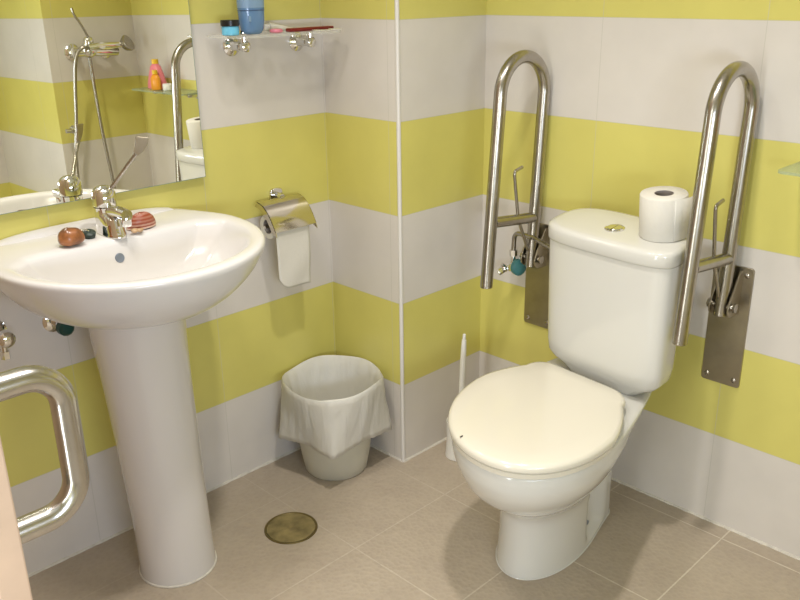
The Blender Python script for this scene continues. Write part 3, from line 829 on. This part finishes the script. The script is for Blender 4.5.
# ------------------------------------------------------------------ toilet brush
br = thing('toilet_brush', 'white toilet brush in its holder to the left of the toilet', 'toilet brush', (.38, .14, 0))
b = B(); lathe(b, (.380, .140, .0005), (0, 0, 1), [(0, .036), (.002, .038), (.01, .038), (.06, .034), (.115, .036), (.118, .036), (.117, .033), (.06, .031), (.006, .034)], 32); obj('holder', b, 'plastic', br)
b = B(); p0 = Vector((.384, .140, .06)); p1 = Vector((.397, .141, .382))
pts = [p0.lerp(p1, i / 10) for i in range(11)]
tube(b, pts, .006, 14, rads=[.0065, .007, .0075, .0078, .008, .0083, .0085, .0085, .0085, .008, .0065]); 
d = (p1 - p0).normalized(); cyl(b, p1, p1 + d * .018, .005, .0042, 12, bev=.001); obj('handle', b, 'plastic', br)
b = B(); 
for j in range(1):
    lathe(b, (.380, .140, .02), (0, 0, 1), [(0, .01), (.01, .026), (.05, .027), (.07, .012)], 24)
obj('brush_head', b, 'plastic', br)

# ------------------------------------------------------------------ right-hand glass shelf and its items (mostly seen in the mirror)
RZ = .956
rs = thing('glass_corner_shelf', 'greenish glass shelf at the right edge on the back wall', 'shelf', (1.39, Y2, RZ))
b = B(); outl = []
for cx, cy, a0 in ((1.186, .233, 180), (1.556, .233, 270), (1.572, Y2 - .002, 0), (1.170, Y2 - .002, 90)):
    if cy < .3:
        for k in range(7):
            a = math.radians(a0 + 15 * k); outl.append(Vector((cx + .016 * cos(a), cy + .016 * sin(a), RZ)))
    else: outl.append(Vector((cx, cy, RZ)))
prism(b, outl, (0, 0, .006)); obj('glass_plate', b, mat('green_shelf_glass', (.40, .52, .38), .06, alpha=.45), rs, False)
for x in (1.26, 1.53):
    b = B(); lathe(b, (x, Y2 + .0005, RZ - .012), (0, -1, 0), [(0, .017), (.004, .017), (.008, .010), (.045, .009), (.05, .005)], 24); cyl(b, (x, Y2 - .035, RZ - .012), (x, Y2 - .035, RZ - .0003), .006, n=14); obj('bracket', b, 'chrome', rs)
RT = RZ + .0062
pk = thing('pink_shampoo_bottle', 'pink tapered bottle with a yellow cap on the right-hand glass shelf', 'bottle', (1.465, .285, RT))
b = B(); pc_ = (1.465, .285)
def ov(c, z, w, d): return [Vector((c[0] + w * cos(a), c[1] + d * sin(a), z)) for a in [2 * PI * k / 32 for k in range(32)]]
loft(b, [ov(pc_, RT + z, w, d) for z, w, d in ((0, .060, .026), (.003, .065, .029), (.02, .062, .029), (.06, .042, .025), (.09, .025, .02), (.098, .014, .014), (.102, .012, .012))], True, True); obj('body', b, 'pinkb', pk)
b = B(); loft(b, [ov(pc_, RT + z, .014, .014) for z in (.100, .118)], True, True); obj('cap', b, 'yellowp', pk)
yb = thing('orange_bottle', 'small orange and yellow bottle in front of the pink bottle on its shelf', 'bottle', (1.43, .262, RT))
b = B(); yc_ = (1.428, .258); loft(b, [ov(yc_, RT + z, w, w * .6) for z, w in ((0, .026), (.003, .029), (.045, .028), (.058, .018), (.062, .01))], True, True); obj('body', b, 'orange', yb)
b = B(); loft(b, [ov(yc_, RT + z, .011, .011) for z in (.0622, .078)], True, True); obj('cap', b, 'yellowp', yb)
b = B(); loft(b, [ov((1.368, .275), RT + z, w, .018) for z, w in ((0, .02), (.002, .024), (.02, .024), (.026, .018))], True, True); o = obj('soap_bar', b, 'plastic'); tag(o, 'small white soap bar at the near end of the right-hand shelf', 'soap')

# ------------------------------------------------------------------ shower mixer on the right wall (seen in the mirror)
sx_ = XR
sm = thing('shower_mixer', 'chrome shower mixer with long lever and hose reflected in the mirror', 'shower mixer', (XR, .12, 1.12))
for y in (.055, .20):
    b = B(); lathe(b, (sx_ + .0005, y, 1.115), (-1, 0, 0), [(0, .034), (.004, .034), (.012, .026), (.016, .016), (.05, .015)], 28); obj('wall_rosette', b, 'chrome', sm)
b = B(); tube(b, smooth_path([(sx_ - .055, .035, 1.115), (sx_ - .058, .08, 1.118), (sx_ - .060, .14, 1.116), (sx_ - .055, .225, 1.112)], 2), .02, 22, rads=None); ball(b, (sx_ - .06, .100, 1.122), .031, 1, 1.1, 1, 24); obj('body', b, 'chrome', sm)
b = B(); lathe(b, (sx_ - .065, .098, 1.135), (-.3, 0, 1), [(0, .022), (.03, .021), (.04, .014), (.044, .004)], 24); obj('cap', b, 'chrome', sm)
b = B(); tube(b, smooth_path([(sx_ - .078, .097, 1.172), (sx_ - .09, .085, 1.19), (sx_ - .10, .06, 1.232), (sx_ - .10, .04, 1.262), (sx_ - .098, .036, 1.288)], 2), .0048, 12, rads=None); obj('lever', b, 'steel', sm)
b = B(); tube(b, smooth_path([(sx_ - .115, .075, 1.135), (sx_ - .115, .13, 1.143), (sx_ - .115, .19, 1.140), (sx_ - .105, .225, 1.138)], 2), .011, 16); cyl(b, (sx_ - .075, .13, 1.135), (sx_ - .125, .13, 1.14), .014, n=18); hs = obj('hand_shower', b, 'chrome', sm)
b = B(); lathe(b, (sx_ - .100, .245, 1.137), (-.5, .3, .3), [(-.015, .012), (-.005, .026), (.012, .034), (.018, .034), (.02, .028)], 28); obj('spray_head', b, 'steel', hs)
b = B()
hp = [(sx_ - .115, .078, 1.136), (sx_ - .11, .045, 1.138), (sx_ - .09, .026, 1.10), (sx_ - .07, .018, 1.0), (sx_ - .06, .006, .86), (sx_ - .055, -.005, .78), (sx_ - .055, -.02, .70), (sx_ - .055, -.028, .55), (sx_ - .06, .0, .40), (sx_ - .07, .06, .33), (sx_ - .07, .12, .40), (sx_ - .065, .128, .56), (sx_ - .06, .112, .74), (sx_ - .06, .104, .90), (sx_ - .06, .100, 1.04), (sx_ - .06, .100, 1.09)]
tube(b, smooth_path(hp, 3), .0072, 12); obj('shower_hose', b, 'steel', sm)
hk = thing('shower_hook', 'small chrome wall hook for the shower hose below the mixer', 'hook', (XR, -.02, .805))
b = B(); lathe(b, (sx_ + .0005, .012, .805), (-1, 0, 0), [(0, .018), (.004, .018), (.008, .010), (.03, .009)], 22); obj('rosette', b, 'chrome', hk)
b = B(); tube(b, smooth_path([(sx_ - .03, .012, .805), (sx_ - .036, .0, .803), (sx_ - .036, -.022, .806), (sx_ - .036, -.036, .806)], 2), .009, 14); obj('hook_arm', b, 'chrome', hk)

# ------------------------------------------------------------------ lights
def light(name, kind, loc, power, col, size=None, rot=None, **k):
    l = bpy.data.lights.new(name, kind); l.energy = power; l.color = col
    o = bpy.data.objects.new(name, l); COL.objects.link(o); o.location = loc
    if rot: o.rotation_euler = rot
    for a, v in k.items(): setattr(l, a, v)
    return o
# recessed ceiling downlight
light('ceiling_lamp_and_fill', 'SPOT', (1.02, -.56, H - .04), 46, (1.0, .955, .90), shadow_soft_size=.05, spot_size=math.radians(100), spot_blend=1.0)
light('ceiling_lamp_and_fill', 'SPOT', (.58, -1.05, H - .04), 32, (1.0, .955, .90), shadow_soft_size=.16, spot_size=math.radians(130), spot_blend=1.0)  # added soft fill spot, brightens the shower wall in the mirror
# added area fills behind the camera, to its right and outside the doorway
light('front_fill', 'AREA', (1.20, YF + .02, .95), 7, (.94, .98, 1.0), rot=(PI / 2, 0, 0), shape='RECTANGLE', size=1.4, size_y=1.7)  # unseen fill in front of the solid wall, no window there
light('side_fill', 'AREA', (XR2 - .02, -1.5, 1.0), 11, (.68, .79, 1.0), rot=(0, PI / 2, 0), shape='RECTANGLE', size=1.5, size_y=1.0)  # added bluish fill for the basin side, the outer wall is closed
light('doorway_fill', 'AREA', (-.5, -1.65, 1.2), 5, (.80, .90, 1.0), rot=(0, -PI / 2, 0), shape='RECTANGLE', size=1.6, size_y=.7)  # added fill standing in the closed hall
w = bpy.data.worlds.new('world'); S.world = w; w.use_nodes = True
w.node_tree.nodes['Background'].inputs[0].default_value = (.9, .93, 1, 1); w.node_tree.nodes['Background'].inputs[1].default_value = .3

# ------------------------------------------------------------------ camera
cam = bpy.data.cameras.new('camera'); co = bpy.data.objects.new('camera', cam); COL.objects.link(co)
yaw, pitch, roll = .78821, -.35482, -.01458
f = Vector((-sin(yaw) * cos(pitch), cos(yaw) * cos(pitch), sin(pitch))); rt = Vector((cos(yaw), sin(yaw), 0)); up = rt.cross(f)
Rv = rt * cos(roll) + up * sin(roll); Uv = up * cos(roll) - rt * sin(roll)
co.matrix_world = Matrix(((Rv.x, Uv.x, -f.x, 1.85884), (Rv.y, Uv.y, -f.y, -1.56719), (Rv.z, Uv.z, -f.z, 1.33585), (0, 0, 0, 1)))
cam.sensor_width = 36; cam.lens = 855.993 / 800 * 36; cam.clip_start = .01
S.camera = co
vs_ = S.view_settings; vs_.view_transform = 'Standard'; vs_.look = 'None'; vs_.gamma = 1; vs_.use_curve_mapping = False; vs_.exposure = 0.86
